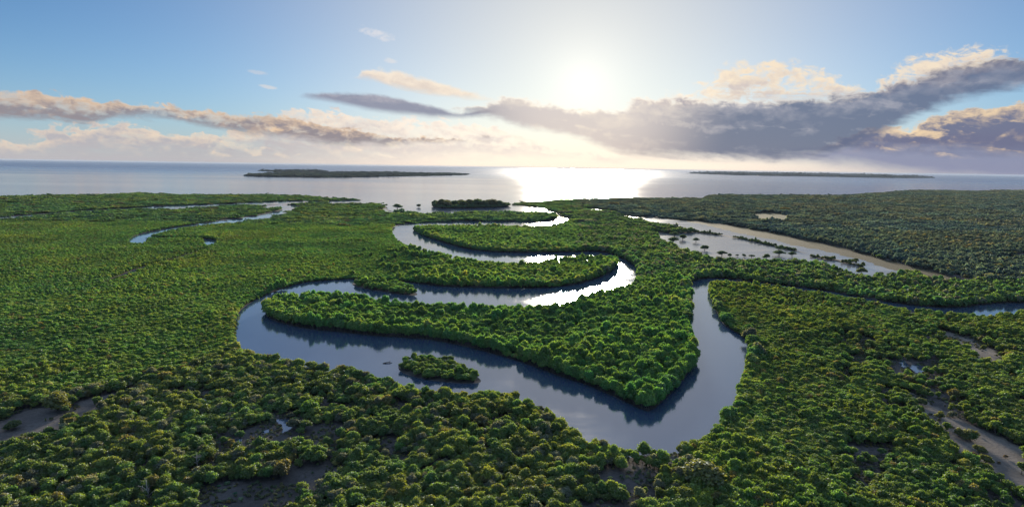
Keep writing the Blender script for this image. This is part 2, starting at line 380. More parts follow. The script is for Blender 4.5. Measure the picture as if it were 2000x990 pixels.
# ------------------------------------------------------------------ the ground, the river and the sea
# traced banks: (photo x, photo y, height of what hides the edge there)
RIVER = [(2060, 588, 0), (2000, 591, 0), (1925, 593, 0), (1868, 603, 0), (1780, 597, 0), (1700, 585, 0), (1604, 566, 0), (1500, 554, 0), (1430, 546, 0),
         (1392, 542, 0), (1360, 547, 0), (1341, 555, 0), (1347, 575, 2), (1349, 600, 3), (1339, 635, 3), (1350, 660, 3), (1359, 690, 3), (1355, 708, 1), (1343, 732, 0), (1308, 772, 0), (1272, 804, 0), (1258, 802, 0),
         (1230, 789, 0), (1150, 752, 0), (1100, 738, 0), (1040, 714, 0), (980, 696, 0), (940, 684, 0), (860, 666, 0), (800, 660, 0), (740, 657, 0), (660, 648, 0),
         (600, 643, 0), (558, 634, 0), (526, 618, 1), (515, 601, 3), (526, 584, 5), (560, 568, 7), (620, 560, 8), (690, 562, 8), (740, 574, 8), (815, 580, 8), (834, 584, 8),
         (915, 586, 8), (1003, 588, 8), (1067, 588, 8), (1127, 584, 8), (1134, 577, 7), (1180, 565, 6), (1223, 559, 5), (1245, 547, 4), (1252, 531, 2), (1238, 515, 0), (1208, 502, 0), (1190, 494, 0), (1155, 491, 0),
         (1124, 493, 0), (1067, 493.5, 0), (1039, 494, 0), (968, 493, 0), (933, 490, 0), (897, 483, 0), (876, 476.5, 0), (848, 468, 0), (823, 457.5, 1), (807, 446, 3), (809, 440, 5),
         (840, 437.5, 6), (890, 436.3, 6), (933, 437.3, 6), (1003, 438.5, 6), (1046, 440, 6), (1074, 437, 6), (1110, 429, 5), (1112, 422, 4), (1090, 414, 3), (1060, 408, 0), (1040, 407, 0), (1045, 411.5, 3), (1075, 417, 2), (1093, 423, 0), (1085, 430, 0), (1046, 433.4, 0), (1003, 433.2, 0), (933, 431.8, 0), (880, 433, 0),
         (807, 436, 0), (777, 440.5, 0), (763, 447, 0), (766, 454, 3), (776, 464, 5), (809, 477, 6), (841, 487, 6), (880, 494, 6.5), (919, 501, 6.5), (954, 505, 6.5), (1007, 507, 6.5), (1056, 506, 6.5), (1075, 500, 6.5),
         (1124, 498, 6), (1173, 499, 5), (1198, 504, 3), (1208, 512, 1), (1205, 519, 0), (1187, 536, 0), (1155, 548, 0), (1109, 559, 0), (1071, 562.5, 0), (1003, 563.5, 0), (933, 562, 0), (876, 560.5, 0), (841, 557, 0),
         (802, 552, 0), (756, 548, 0), (703, 545.5, 0), (660, 546.5, 0), (594, 552, 0), (566, 559, 0), (523, 575, 0), (488, 591, 0), (464, 611, 0), (457, 636, 1), (457, 655, 3), (468, 672, 4.5), (495, 678, 4.5), (530, 683, 4.5),
         (559, 694, 4.5), (601, 699, 4.5), (650, 706, 4.5), (714, 717, 4.5), (774, 734, 4.5), (830, 748, 4.5), (900, 757, 4.5), (986, 752, 4.5), (1018, 768, 4.5), (1057, 782, 4.5), (1092, 800, 4.5), (1120, 828, 4.5),
         (1141, 848, 4), (1177, 854, 4), (1201, 861, 4), (1244, 875, 3), (1280, 882, 0), (1300, 878, 0), (1307, 867, 3), (1332, 858, 4), (1371, 850, 4), (1388, 835, 4), (1417, 800, 4), (1440, 775, 4), (1447, 736, 3.5), (1466, 698, 2.5),
         (1469, 676, 1), (1457, 660, 0), (1415, 638, 0), (1402, 615, 0), (1388, 579, 0.5), (1385, 556, 2), (1400, 550, 3), (1430, 550, 3), (1500, 556, 2.8), (1604, 568.5, 2.8), (1660, 580, 2.8), (1780, 599.5, 2.8), (1840, 606, 3), (1880, 610, 3.2), (1918, 618, 3.4), (1971, 608, 3.4), (2000, 602, 3.4), (2060, 600, 3.4)]
river = refine(gpoly(RIVER, zk=1.32), 2)
COAST = [(-500, 388, 6), (-200, 384, 6), (0, 380, 6), (120, 377.5, 6), (200, 376.5, 6), (270, 374, 6), (340, 377, 6), (420, 377.5, 6), (520, 377, 6), (590, 379, 6), (640, 384.5, 5), (706, 389, 3), (706, 391.5, 0), (660, 392.5, 0), (622, 394.5, 0), (640, 396, 4), (700, 395, 4.5), (745, 395.5, 4),
         (752, 400, 2), (757, 408, 2), (767, 410.5, 3), (791, 411, 3), (814, 413, 3.5), (836, 416.5, 4), (860, 416.5, 4.5), (900, 413.5, 5), (942, 412, 5), (1000, 413, 5), (1030, 412.5, 5), (1052, 412, 3), (1070, 409, 0), (1055, 405.5, 0), (1025, 402.5, 0), (1000, 401, 0),
         (1010, 398.5, 0), (1049, 394.8, 0), (1100, 392.5, 0), (1155, 390.5, 0), (1165, 386.5, 5), (1240, 386, 6), (1330, 386, 6), (1376, 386, 5), (1382, 380.5, 5), (1420, 379.5, 6), (1500, 379.8, 6), (1600, 380, 6), (1653, 380, 6), (1724, 375, 6.5), (1765, 371.5, 7), (1805, 370, 7), (1901, 372.5, 7), (1954, 370.5, 7), (2050, 371.5, 7), (2300, 376, 7)]
coast = gpoly(COAST)
XR = coast[-1][0]; XL = coast[0][0]
land = np.vstack([coast, [[XR + 3000, coast[-1][1]], [XR + 3000, -600], [XL - 1500, -600], [XL - 1500, coast[0][1]]]])
CLUMP = gpoly([(842, 405), (870, 407.5), (920, 407), (986, 405), (1000, 402.5), (980, 400), (900, 398.5), (850, 399.5)])
sheet('ground', land, 0.10, M_LITTER)
S = 70000.0
sea_o = sheet('sea', np.array([[-S, -3000], [S, -3000], [S, S], [-S, S]]), 0.0, M_SEA)
RZ = 0.112
sheet('river', river, RZ, M_RIVER)

def creek(pts, hw):
    P = gpoly(pts); n = len(P)
    tg = np.gradient(P, axis=0); tg /= np.linalg.norm(tg, axis=1)[:, None]
    nm = np.stack([-tg[:, 1], tg[:, 0]], 1); w = np.array(hw)[:, None]
    return refine(np.vstack([P + nm * w, (P - nm * w)[::-1]]), 2)
creeks = [refine(gpoly([(516, 400, 0), (545, 400, 0), (580, 400.5, 0), (580, 403, 4), (573, 409, 4.5), (544, 419, 4.5), (513, 425, 5), (470, 430, 5), (414, 436.5, 5), (360, 443, 5), (318, 452, 5), (290, 460, 4.5), (286, 473, 4.5), (255, 473, 4.5), (247, 470, 2), (262, 460, 0), (318, 447, 0), (414, 433.5, 0), (460, 428, 0), (513, 420, 0), (540, 412, 0), (520, 408, 0)], zk=.66), 2),
          refine(gpoly([(-260, 458, 0), (0, 424, 0), (100, 417, 0), (177, 410.5, 0), (318, 402.5, 0), (460, 397.5, 0), (520, 394.5, 0), (600, 392, 0), (640, 394, 2), (560, 398.5, 3), (519, 401, 0), (500, 400.5, 4.5), (460, 398.8, 5), (350, 407, 5), (318, 407.5, 5), (290, 405, 5.5), (177, 410.8, 6), (100, 417.2, 6), (0, 424.2, 6), (-260, 458.2, 6)], zk=.60), 2),
          creek([(286, 465, 0), (330, 466.5, 0), (390, 467.5, 0), (412, 470, 0), (408, 482, 0)], [9, 8, 7, 8, 6]),
          creek([(757, 409, 0), (740, 410.5, 0), (790, 420, 0), (850, 424, 0)], [10, 9, 8, 5]),
          creek([(405, 486, 0), (350, 505, 0), (290, 520, 0), (230, 545, 0), (200, 556, 0)], [3.5, 4, 4.5, 5, 3])]
for k in creeks: sheet('creek', k, RZ + 0.004, M_RIVER)
pond = refine(gpoly([(1145, 406.5), (1175, 409), (1203, 413.5), (1198, 417), (1170, 414), (1148, 411)]), 2)
sheet('pond', pond, RZ + 0.004, M_PAN)
PAN = [(1210, 420), (1250, 424.5), (1275, 425), (1331, 431), (1371, 438), (1401, 446), (1432, 453.5), (1468, 460), (1513, 469), (1553, 481), (1593, 487), (1650, 499), (1700, 513), (1745, 526), (1775, 537),
       (1740, 541, 3), (1700, 540, 4), (1640, 522, 5), (1576, 508, 5), (1494, 509, 5), (1434, 503, 5), (1388, 500, 5), (1335, 489, 4), (1300, 474, 3), (1262, 452, 1), (1300, 456), (1352, 457), (1360, 452), (1300, 444), (1240, 430), (1210, 423)]
pan = rough(refine(gpoly(PAN), 2), 8.0, 3.5, 4)
sheet('tidal_pan', pan, RZ, M_PAN)
margin = rough(refine(gpoly([(1255, 427), (1331, 434), (1371, 441), (1401, 449), (1432, 457), (1468, 464), (1513, 473), (1553, 485), (1593, 491), (1650, 504), (1700, 518), (1745, 531), (1775, 541), (1830, 553), (1890, 562), (1905, 552), (1866, 542), (1795, 524), (1724, 507), (1689, 497), (1618, 477), (1547, 463), (1477, 448), (1400, 435.5), (1331, 428.5), (1255, 422.5)]), 2), 6.0, 4.0, 12)
sheet('grass_margin', margin, RZ - 0.004, M_GRASS)
field = refine(gpoly([(1455, 416.5), (1484, 415.5), (1530, 417), (1560, 425), (1545, 433), (1512, 434), (1470, 428)]), 2)
sheet('grass_clearing', field, RZ, M_FIELD)
mud_w = refine(gpoly([(-60, 840), (0, 820), (60, 798), (110, 796), (150, 788), (200, 773), (260, 758), (284, 750), (292, 758), (250, 777), (200, 793), (172, 817), (150, 830), (110, 847), (60, 864), (20, 870), (0, 876), (-60, 905)]), 2)
mud_e = refine(gpoly([(1753, 758), (1813, 786), (1866, 811), (1936, 843), (2000, 878), (2080, 925), (2080, 1010), (2000, 965), (1958, 936), (1901, 912), (1862, 884), (1813, 842), (1786, 801), (1768, 775)]), 2)
mud_ne = refine(gpoly([(1815, 642), (1845, 646), (1883, 660), (1930, 676), (1952, 690), (1960, 722), (1930, 722), (1890, 712), (1905, 700), (1880, 680), (1840, 663)]), 2)
mud_c = refine(gpoly([(440, 1010), (470, 965), (520, 918), (560, 905), (610, 893), (670, 868), (690, 835), (715, 805), (748, 790), (745, 805), (722, 850), (690, 885), (640, 915), (590, 950), (540, 985), (500, 1020)]), 2)
mud_p = refine(gpoly([(1262, 884), (1285, 879), (1303, 874), (1325, 880), (1335, 905), (1312, 915), (1280, 902)]), 2)
mud_q = refine(gpoly([(1330, 925), (1350, 915), (1372, 950), (1400, 985), (1420, 1020), (1380, 1020), (1350, 975)]), 2)
mud_w, mud_e, mud_ne, mud_p = (rough(q, 3.2, 1.6, k) for k, q in enumerate((mud_w, mud_e, mud_ne, mud_p)))
muds = [mud_w, mud_e, mud_ne, mud_p]
for k, mm in zip(muds, (M_MUD, M_SAND, M_SAND, M_SAND)): sheet('mudflat', k, RZ - 0.004, mm)
pools = [refine(gpoly(q), 2) for q in (
    [(388, 783), (398, 776), (412, 771), (410, 781), (400, 786)], [(538, 820), (572, 816), (576, 828), (566, 842), (548, 848), (556, 834), (545, 826)], [(450, 880), (456, 862), (470, 855), (470, 866), (462, 880)], [(508, 848), (520, 838), (532, 836), (524, 846)],
    [(1755, 702), (1768, 704), (1776, 718), (1760, 719)], [(1776, 716), (1792, 711), (1808, 722), (1800, 728), (1782, 726)], [(1828, 717), (1846, 715), (1844, 720), (1832, 721)],
    [(1972, 496), (2020, 498), (2020, 507), (1985, 504)])]
pools = [rough(q, 1.4, 0.8, 9) for q in pools]
for k in pools: sheet('tide_pool', k, RZ + 0.004, M_RIVER)
# ---- river islets
islet_a = refine(gpoly([(686, 553), (705, 549), (735, 549.5), (775, 556), (805, 566), (818, 576), (806, 578), (770, 574), (720, 566), (692, 560)]), 2)
islet_b = refine(gpoly([(776, 712), (805, 703), (834, 702), (883, 706), (912, 722), (947, 746), (919, 750), (876, 748), (820, 740), (781, 728)]), 2)
islet_c = refine(gpoly([(523, 411), (533, 408), (552, 407), (549, 412), (535, 414)]), 2)
for k in (islet_a, islet_b, islet_c): sheet('islet', k, RZ + 0.008, M_LITTER)
# far islands
isle1 = refine(gpoly([(478, 343), (500, 340), (560, 338), (700, 336), (800, 337.5), (880, 339), (926, 341.5), (880, 343), (838, 344), (760, 345), (640, 347.5), (560, 346), (500, 345)]), 2)
isle1b = refine(gpoly([(500, 334.5), (540, 333), (620, 333.2), (640, 335.5), (560, 336.5)]), 2)
isle2 = refine(gpoly([(1330, 338.5), (1420, 337.2), (1520, 338), (1620, 340), (1720, 343), (1850, 348.3), (1720, 348), (1600, 345), (1500, 344), (1400, 341.5)]), 2)

# ------------------------------------------------------------------ tree prototypes (unit: height 1, crown width 1)
rng = np.random.default_rng(7)
ICO_V = ICO_F = None
def ico():
    global ICO_V, ICO_F
    if ICO_V is None:
        import bmesh
        b = bmesh.new(); bmesh.ops.create_icosphere(b, subdivisions=2, radius=1.0); b.verts.ensure_lookup_table()
        ICO_V = np.array([v.co[:] for v in b.verts]); ICO_F = [[v.index for v in f.verts] for f in b.faces]; b.free()
    return ICO_V, ICO_F
def tubes(paths, sides=5):
    V, Fc = [], []
    for pts, rad in paths:
        base = len(V)
        for i, (p, r) in enumerate(zip(pts, rad)):
            p = np.array(p, float)
            d = np.array(pts[min(i + 1, len(pts) - 1)], float) - np.array(pts[max(i - 1, 0)], float); d /= np.linalg.norm(d) + 1e-9
            a = np.cross(d, [0.3, 0.9, 0.2]); a /= np.linalg.norm(a); b = np.cross(d, a)
            for k in range(sides):
                th = 2 * math.pi * k / sides; V.append(p + r * (math.cos(th) * a + math.sin(th) * b))
        for i in range(len(pts) - 1):
            for k in range(sides):
                k2 = (k + 1) % sides
                Fc.append((base + i * sides + k, base + i * sides + k2, base + (i + 1) * sides + k2, base + (i + 1) * sides + k))
    return V, Fc
def crown_arrays(r, nleaf, nl, leaf, zlo=0.22, flat=1.0, offset=(0, 0), core=True, coredetail=0.74, droop=0.0):
    """lobes of leaf faces; returns verts, faces, per-face variation"""
    C = []; zc = (1 + zlo) / 2; zh = (1 - zlo) / 2
    C.append((np.array([0, 0, zc + 0.10 * zh]), 0.30, 0.62 * zh))
    for i in range(nl):
        a = 2 * math.pi * (i + r.uniform(-.3, .3)) / nl
        rr = r.uniform(0.16, 0.34)
        if r.uniform() < .18: continue
        c = np.array([math.cos(a) * rr, math.sin(a) * rr, zc + r.uniform(-0.45, 0.35) * zh])
        C.append((c, r.uniform(0.13, 0.25), r.uniform(0.30, 0.58) * zh))
    for i in range(max(2, nl // 2)):
        a = r.uniform(0, 6.28); rr = r.uniform(0.05, 0.16)
        C.append((np.array([math.cos(a) * rr, math.sin(a) * rr, zc + r.uniform(0.25, 0.5) * zh]), r.uniform(0.13, 0.19), r.uniform(0.32, 0.45) * zh))
    V, Fc, L = [], [], []
    w = np.array([c[1] ** 2 for c in C]); w /= w.sum()
    n = 0; tries = 0
    while n < nleaf and tries < nleaf * 6:
        tries += 1
        i = r.choice(len(C), p=w); c, rx, rz = C[i]
        d = r.normal(size=3); d /= np.linalg.norm(d)
        if d[2] < -0.35: continue
        u_ = r.uniform(); k = r.uniform(0.78, 1.0) if u_ < .5 else (r.uniform(0.95, 1.22) if u_ < .92 else r.uniform(1.2, 1.5))
        p = c + d * np.array([rx, rx, rz]) * k
        if any(j != i and np.sum(((p - q[0]) / np.array([q[1], q[1], q[2]])) ** 2) < 0.72 for j, q in enumerate(C)): continue
        nn = d * 0.8 + r.normal(size=3) * 0.75; nn[2] += 0.15; nn /= np.linalg.norm(nn)
        a = np.cross(nn, r.normal(size=3)); a /= np.linalg.norm(a); b = np.cross(nn, a)
        s = leaf * r.uniform(0.7, 1.35); s2 = s * r.uniform(0.55, 0.9)
        p = p + np.array([offset[0], offset[1], 0])
        o = len(V); V += [p - a * s * .5, p + b * s2 * .5 - nn * s * .1, p + a * s * .5, p - b * s2 * .5 - nn * s * .1]
        Fc.append((o, o + 1, o + 2, o + 3)); L.append(r.uniform(0.62, 1.45)); n += 1
    if core:
        iv, ifc = ico()
        for c, rx, rz in C:
            o = len(V); jit = 1 + r.normal(size=len(iv)) * 0.07
            for v, j in zip(iv, jit): V.append(c + v * np.array([rx, rx, rz]) * coredetail * j + np.array([offset[0], offset[1], 0]))
            for f in ifc: Fc.append(tuple(o + q for q in f)); L.append(r.uniform(0.6, 0.95))
    return V, Fc, L
def mesh_from(name, V, Fc, L=None, mats=(), mi=None):
    me = bpy.data.meshes.new(name); me.from_pydata([tuple(v) for v in V], [], Fc)
    for q in mats: me.materials.append(q)
    if L is not None:
        at = me.attributes.new('leafvar', 'FLOAT', 'FACE'); at.data.foreach_set('value', np.array(L, np.float32))
    if mi is not None: me.polygons.foreach_set('material_index', np.array(mi, np.int32))
    me.update(); return me
def trunk_paths(r, zlo, dead=False):
    P = []; top = 0.62
    lean = r.uniform(-.05, .05, 2)
    P.append(([(0, 0, -0.02), (lean[0] * .4, lean[1] * .4, 0.2), (lean[0], lean[1], 0.42), (lean[0] * 1.3, lean[1] * 1.3, top)], [0.032, 0.026, 0.020, 0.009]))
    for i in range(5):
        a = 6.283 * (i + r.uniform(-.3, .3)) / 5; z0 = r.uniform(.16, .36); rr = r.uniform(.2, .34)
        P.append(([(lean[0] * .6, lean[1] * .6, z0), (math.cos(a) * rr * .5, math.sin(a) * rr * .5, z0 + .14), (math.cos(a) * rr, math.sin(a) * rr, z0 + r.uniform(.24, .36))], [0.016, 0.012, 0.004]))
    for i in range(4):
        a = 6.283 * i / 4 + r.uniform(0, .8)
        P.append(([(0, 0, 0.13), (math.cos(a) * .07, math.sin(a) * .07, .08), (math.cos(a) * .11, math.sin(a) * .11, -.02)], [0.012, 0.010, 0.008]))
    return P

HERO_CROWN, HERO_TRUNK = [], []
for i in range(7):
    r = np.random.default_rng(100 + i)
    V, Fc, L = crown_arrays(r, 900, 7 + i % 4, 0.095, zlo=(0.20, 0.16, 0.26, 0.05, 0.22, 0.05, 0.18)[i])
    HERO_CROWN.append(mesh_from('mangrove_crown', V, Fc, L, [M_LEAF]))
    tv, tf = tubes(trunk_paths(r, .2)); HERO_TRUNK.append(mesh_from('mangrove_trunk', tv, tf, None, [M_BARK]))
PROTO = bpy.data.collections.new('forest_elements')
def proto(idx, V, Fc, L, tv=None, tf=None):
    nL = len(Fc)
    V = list(V); Fc = list(Fc); L = list(L); mi = [0] * nL
    if tv is not None:
        o = len(V); V += tv; Fc += [tuple(o + q for q in f) for f in tf]; L += [1.0] * len(tf); mi += [1] * len(tf)
    me = mesh_from('element_%02d' % idx, V, Fc, L, [M_LEAF, M_BARK], mi)
    ob = bpy.data.objects.new('element_%02d' % idx, me); PROTO.objects.link(ob)
for i in range(7):                      # 0-6 near trees
    r = np.random.default_rng(200 + i)
    V, Fc, L = crown_arrays(r, 560, 7 + i % 4, 0.115, zlo=(0.20, 0.12, 0.24, 0.03, 0.2, 0.03, 0.15)[i])
    tv, tf = tubes(trunk_paths(r, .2), 4); proto(i, V, Fc, L, tv, tf)
for i in range(6):                      # 7-12 middle distance
    r = np.random.default_rng(300 + i)
    V, Fc, L = crown_arrays(r, 190, 5 + i % 2, 0.19, zlo=0.06)
    proto(7 + i, V, Fc, L)
for i in range(6):                      # 13-18 patches of far canopy, 24 m wide, 1 unit = 24 m / height 1
    r = np.random.default_rng(400 + i)
    V, Fc, L = [], [], []
    g = 5
    for a in range(g):
        for b in range(g):
            v, f, l = crown_arrays(r, 34, 4, 0.30, zlo=0.02, coredetail=0.95)
            v = np.array(v); ww = r.uniform(0.23, 0.31); hh = r.uniform(0.72, 1.08); tone = r.uniform(0.75, 1.25)
            v[:, 0] = v[:, 0] * ww + (a + .5 + r.uniform(-.35, .35)) / g - .5; v[:, 1] = v[:, 1] * ww + (b + .5 + r.uniform(-.35, .35)) / g - .5; v[:, 2] *= hh
            o = len(V); V += list(v); Fc += [tuple(o + q for q in ff) for ff in f]; L += [q * tone for q in l]
    proto(13 + i, V, Fc, L)

def forest_nodes():
    ng = bpy.data.node_groups.new('forest_scatter', 'GeometryNodeTree')
    ng.interface.new_socket('Geometry', in_out='INPUT', socket_type='NodeSocketGeometry')
    ng.interface.new_socket('Geometry', in_out='OUTPUT', socket_type='NodeSocketGeometry')
    N, Lk = ng.nodes, ng.links
    gi, go = N.new('NodeGroupInput'), N.new('NodeGroupOutput')
    ci = N.new('GeometryNodeCollectionInfo'); ci.inputs[0].default_value = PROTO; ci.inputs['Separate Children'].default_value = True; ci.inputs['Reset Children'].default_value = True
    ip = N.new('GeometryNodeInstanceOnPoints'); ip.inputs['Pick Instance'].default_value = True
    def attr(nm, ty):
        n = N.new('GeometryNodeInputNamedAttribute'); n.data_type = ty; n.inputs[0].default_value = nm; return n.outputs[0]
    Lk.new(gi.outputs[0], ip.inputs['Points']); Lk.new(ci.outputs[0], ip.inputs['Instance'])
    Lk.new(attr('pick', 'INT'), ip.inputs['Instance Index'])
    e2r = N.new('FunctionNodeEulerToRotation'); Lk.new(attr('rot', 'FLOAT_VECTOR'), e2r.inputs[0]); Lk.new(e2r.outputs[0], ip.inputs['Rotation'])
    Lk.new(attr('scl', 'FLOAT_VECTOR'), ip.inputs['Scale'])
    Lk.new(ip.outputs[0], go.inputs[0]); return ng
NG = forest_nodes()
def forest(name, label, P, D, H, pick, tint, z=0.10, cat='forest'):
    n = len(P)
    if n == 0: return None
    me = bpy.data.meshes.new(name); me.vertices.add(n)
    co = np.zeros((n, 3), np.float32); co[:, :2] = P; co[:, 2] = z
    me.vertices.foreach_set('co', co.ravel())
    r = np.random.default_rng(n)
    rot = np.zeros((n, 3), np.float32); rot[:, 2] = r.uniform(0, 6.283, n); rot[:, 0] = r.normal(0, .11, n); rot[:, 1] = r.normal(0, .11, n)
    scl = np.stack([D * r.uniform(.8, 1.22, n), D * r.uniform(.8, 1.22, n), H], 1).astype(np.float32)
    me.attributes.new('rot', 'FLOAT_VECTOR', 'POINT').data.foreach_set('vector', rot.ravel())
    me.attributes.new('scl', 'FLOAT_VECTOR', 'POINT').data.foreach_set('vector', scl.ravel())
    me.attributes.new('pick', 'INT', 'POINT').data.foreach_set('value', pick.astype(np.int32))
    me.attributes.new('tint', 'FLOAT_VECTOR', 'POINT').data.foreach_set('vector', tint.astype(np.float32).ravel())
    o = link(name, me); md = o.modifiers.new('scatter', 'NODES'); md.node_group = NG
    tag(o, label, cat, kind='stuff'); return o

# ------------------------------------------------------------------ where trees stand
def grid(sp, y0, y1, seed):
    """jittered grid over the land between two distances, as wide as the view and a margin"""
    r = np.random.default_rng(seed)
    w = y1 * 1.02 + 60
    xs = np.arange(-w, w, sp); ys = np.arange(y0, y1, sp * .9)
    gx, gy = np.meshgrid(xs, ys); gx[1::2] += sp * .5
    P = np.stack([gx.ravel(), gy.ravel()], 1) + r.uniform(-.36, .36, (gx.size, 2)) * sp
    return P[np.abs(P[:, 0]) < P[:, 1] * 0.95 + 40]

Z_LOOP = gpoly([(500, 600), (540, 560), (650, 563), (760, 582), (830, 588), (1000, 592), (1132, 588), (1180, 567), (1240, 555), (1300, 545), (1338, 555), (1352, 600), (1342, 635), (1365, 690), (1350, 740), (1275, 812), (1200, 785), (1000, 708), (800, 670), (600, 655), (515, 625)])
Z_TONGUE = gpoly([(700, 500), (780, 462), (840, 488), (950, 506), (1060, 507), (1160, 498), (1210, 508), (1208, 522), (1160, 550), (1070, 566), (930, 566), (800, 556), (700, 548)])
Z_D = gpoly([(805, 440), (880, 435), (1000, 437), (1080, 436), (1110, 428), (1125, 450), (1130, 494), (1040, 497), (930, 494), (850, 472), (805, 450)])
Z_STRIP = gpoly([(757, 409), (850, 416), (1000, 412), (1060, 413), (1095, 424), (1080, 432), (1000, 434.5), (880, 434), (800, 428)])
Z_NEAR = np.vstack([gpoly([(-900, 800), (0, 790), (280, 745), (440, 690), (470, 672), (600, 699), (714, 717), (774, 734), (900, 757), (986, 752), (1057, 782), (1120, 828), (1177, 854), (1280, 882), (1320, 880), (1420, 1100)]), [[40, 60], [-400, 60]]])
wood_edge = gpoly([(1140, 401), (1210, 420), (1275, 424), (1331, 430), (1401, 444), (1468, 456), (1547, 466), (1618, 480), (1689, 500), (1724, 510), (1795, 526), (1866, 544), (1900, 553), (2300, 575)])
Z_WOOD = np.vstack([wood_edge, [[9000, wood_edge[-1][1]], [9000, 9000], [100, 9000]]])
Z_EAST = np.vstack([gpoly([(1425, 553), (1388, 556), (1390, 580), (1403, 615), (1416, 640), (1470, 672), (1468, 698), (1447, 740), (1420, 800), (1375, 850), (1320, 870), (1320, 880), (1420, 1100)]), [[40, 60], [900, 60], [1500, 500], [1500, 800]], gpoly([(2400, 640), (2000, 600), (1900, 610), (1780, 600), (1604, 568)])])

waters = [river] + creeks + [pond, pan] + pools
ZN = ['near', 'loop', 'tongue', 'dee', 'strip', 'wood', 'east', 'neck', 'plain', 'isleta', 'isletb', 'isletc', 'clump']
#            height, crown width, rgb
G = {'near': (3.4, 3.3, (.072, .104, .020)), 'loop': (7.0, 4.8, (.066, .132, .028)), 'tongue': (6.2, 4.8, (.080, .146, .028)), 'dee': (6.2, 5.0, (.074, .140, .032)),
     'strip': (5.6, 5.2, (.072, .132, .034)), 'wood': (5.4, 4.8, (.052, .078, .062)), 'east': (3.9, 3.4, (.068, .108, .018)), 'neck': (5.4, 5.0, (.060, .108, .028)),
     'plain': (3.1, 2.9, (.074, .138, .024)), 'isleta': (5.0, 5.0, (.068, .13, .026)), 'isletb': (3.8, 3.9, (.070, .116, .022)), 'isletc': (5.0, 6.0, (.055, .11, .03)), 'clump': (7.0, 8.0, (.045, .080, .030))}
def zones(P):
    z = np.full(len(P), ZN.index('plain'))
    east_of = P[:, 0] > np.interp(P[:, 1], [0, 300, 520, 700, 1000, 1300, 3000], [20, 60, 60, 60, 70, 90, 200])
    z[east_of] = ZN.index('neck')
    P0 = P; P = P + (np.stack([vnoise(P, 18, 31), vnoise(P, 18, 32)], 1) - .5) * 16.0
    for nm, pl in (('near', Z_NEAR), ('east', Z_EAST), ('wood', Z_WOOD), ('loop', Z_LOOP), ('tongue', Z_TONGUE), ('dee', Z_D), ('strip', Z_STRIP)):
        z[inside(P, pl)] = ZN.index(nm)
    a, b = np.array(gp(700, 548)), np.array(gp(780, 462)); v = b - a; q = P0 - a       # the tongue grades into the plain
    dd = np.abs(q[:, 0] * v[1] - q[:, 1] * v[0]) / np.linalg.norm(v)
    z[(z == ZN.index('tongue')) & (dd < 110 * vnoise(P0, 9, 33)) & (P0[:, 0] < 0)] = ZN.index('plain')
    return z
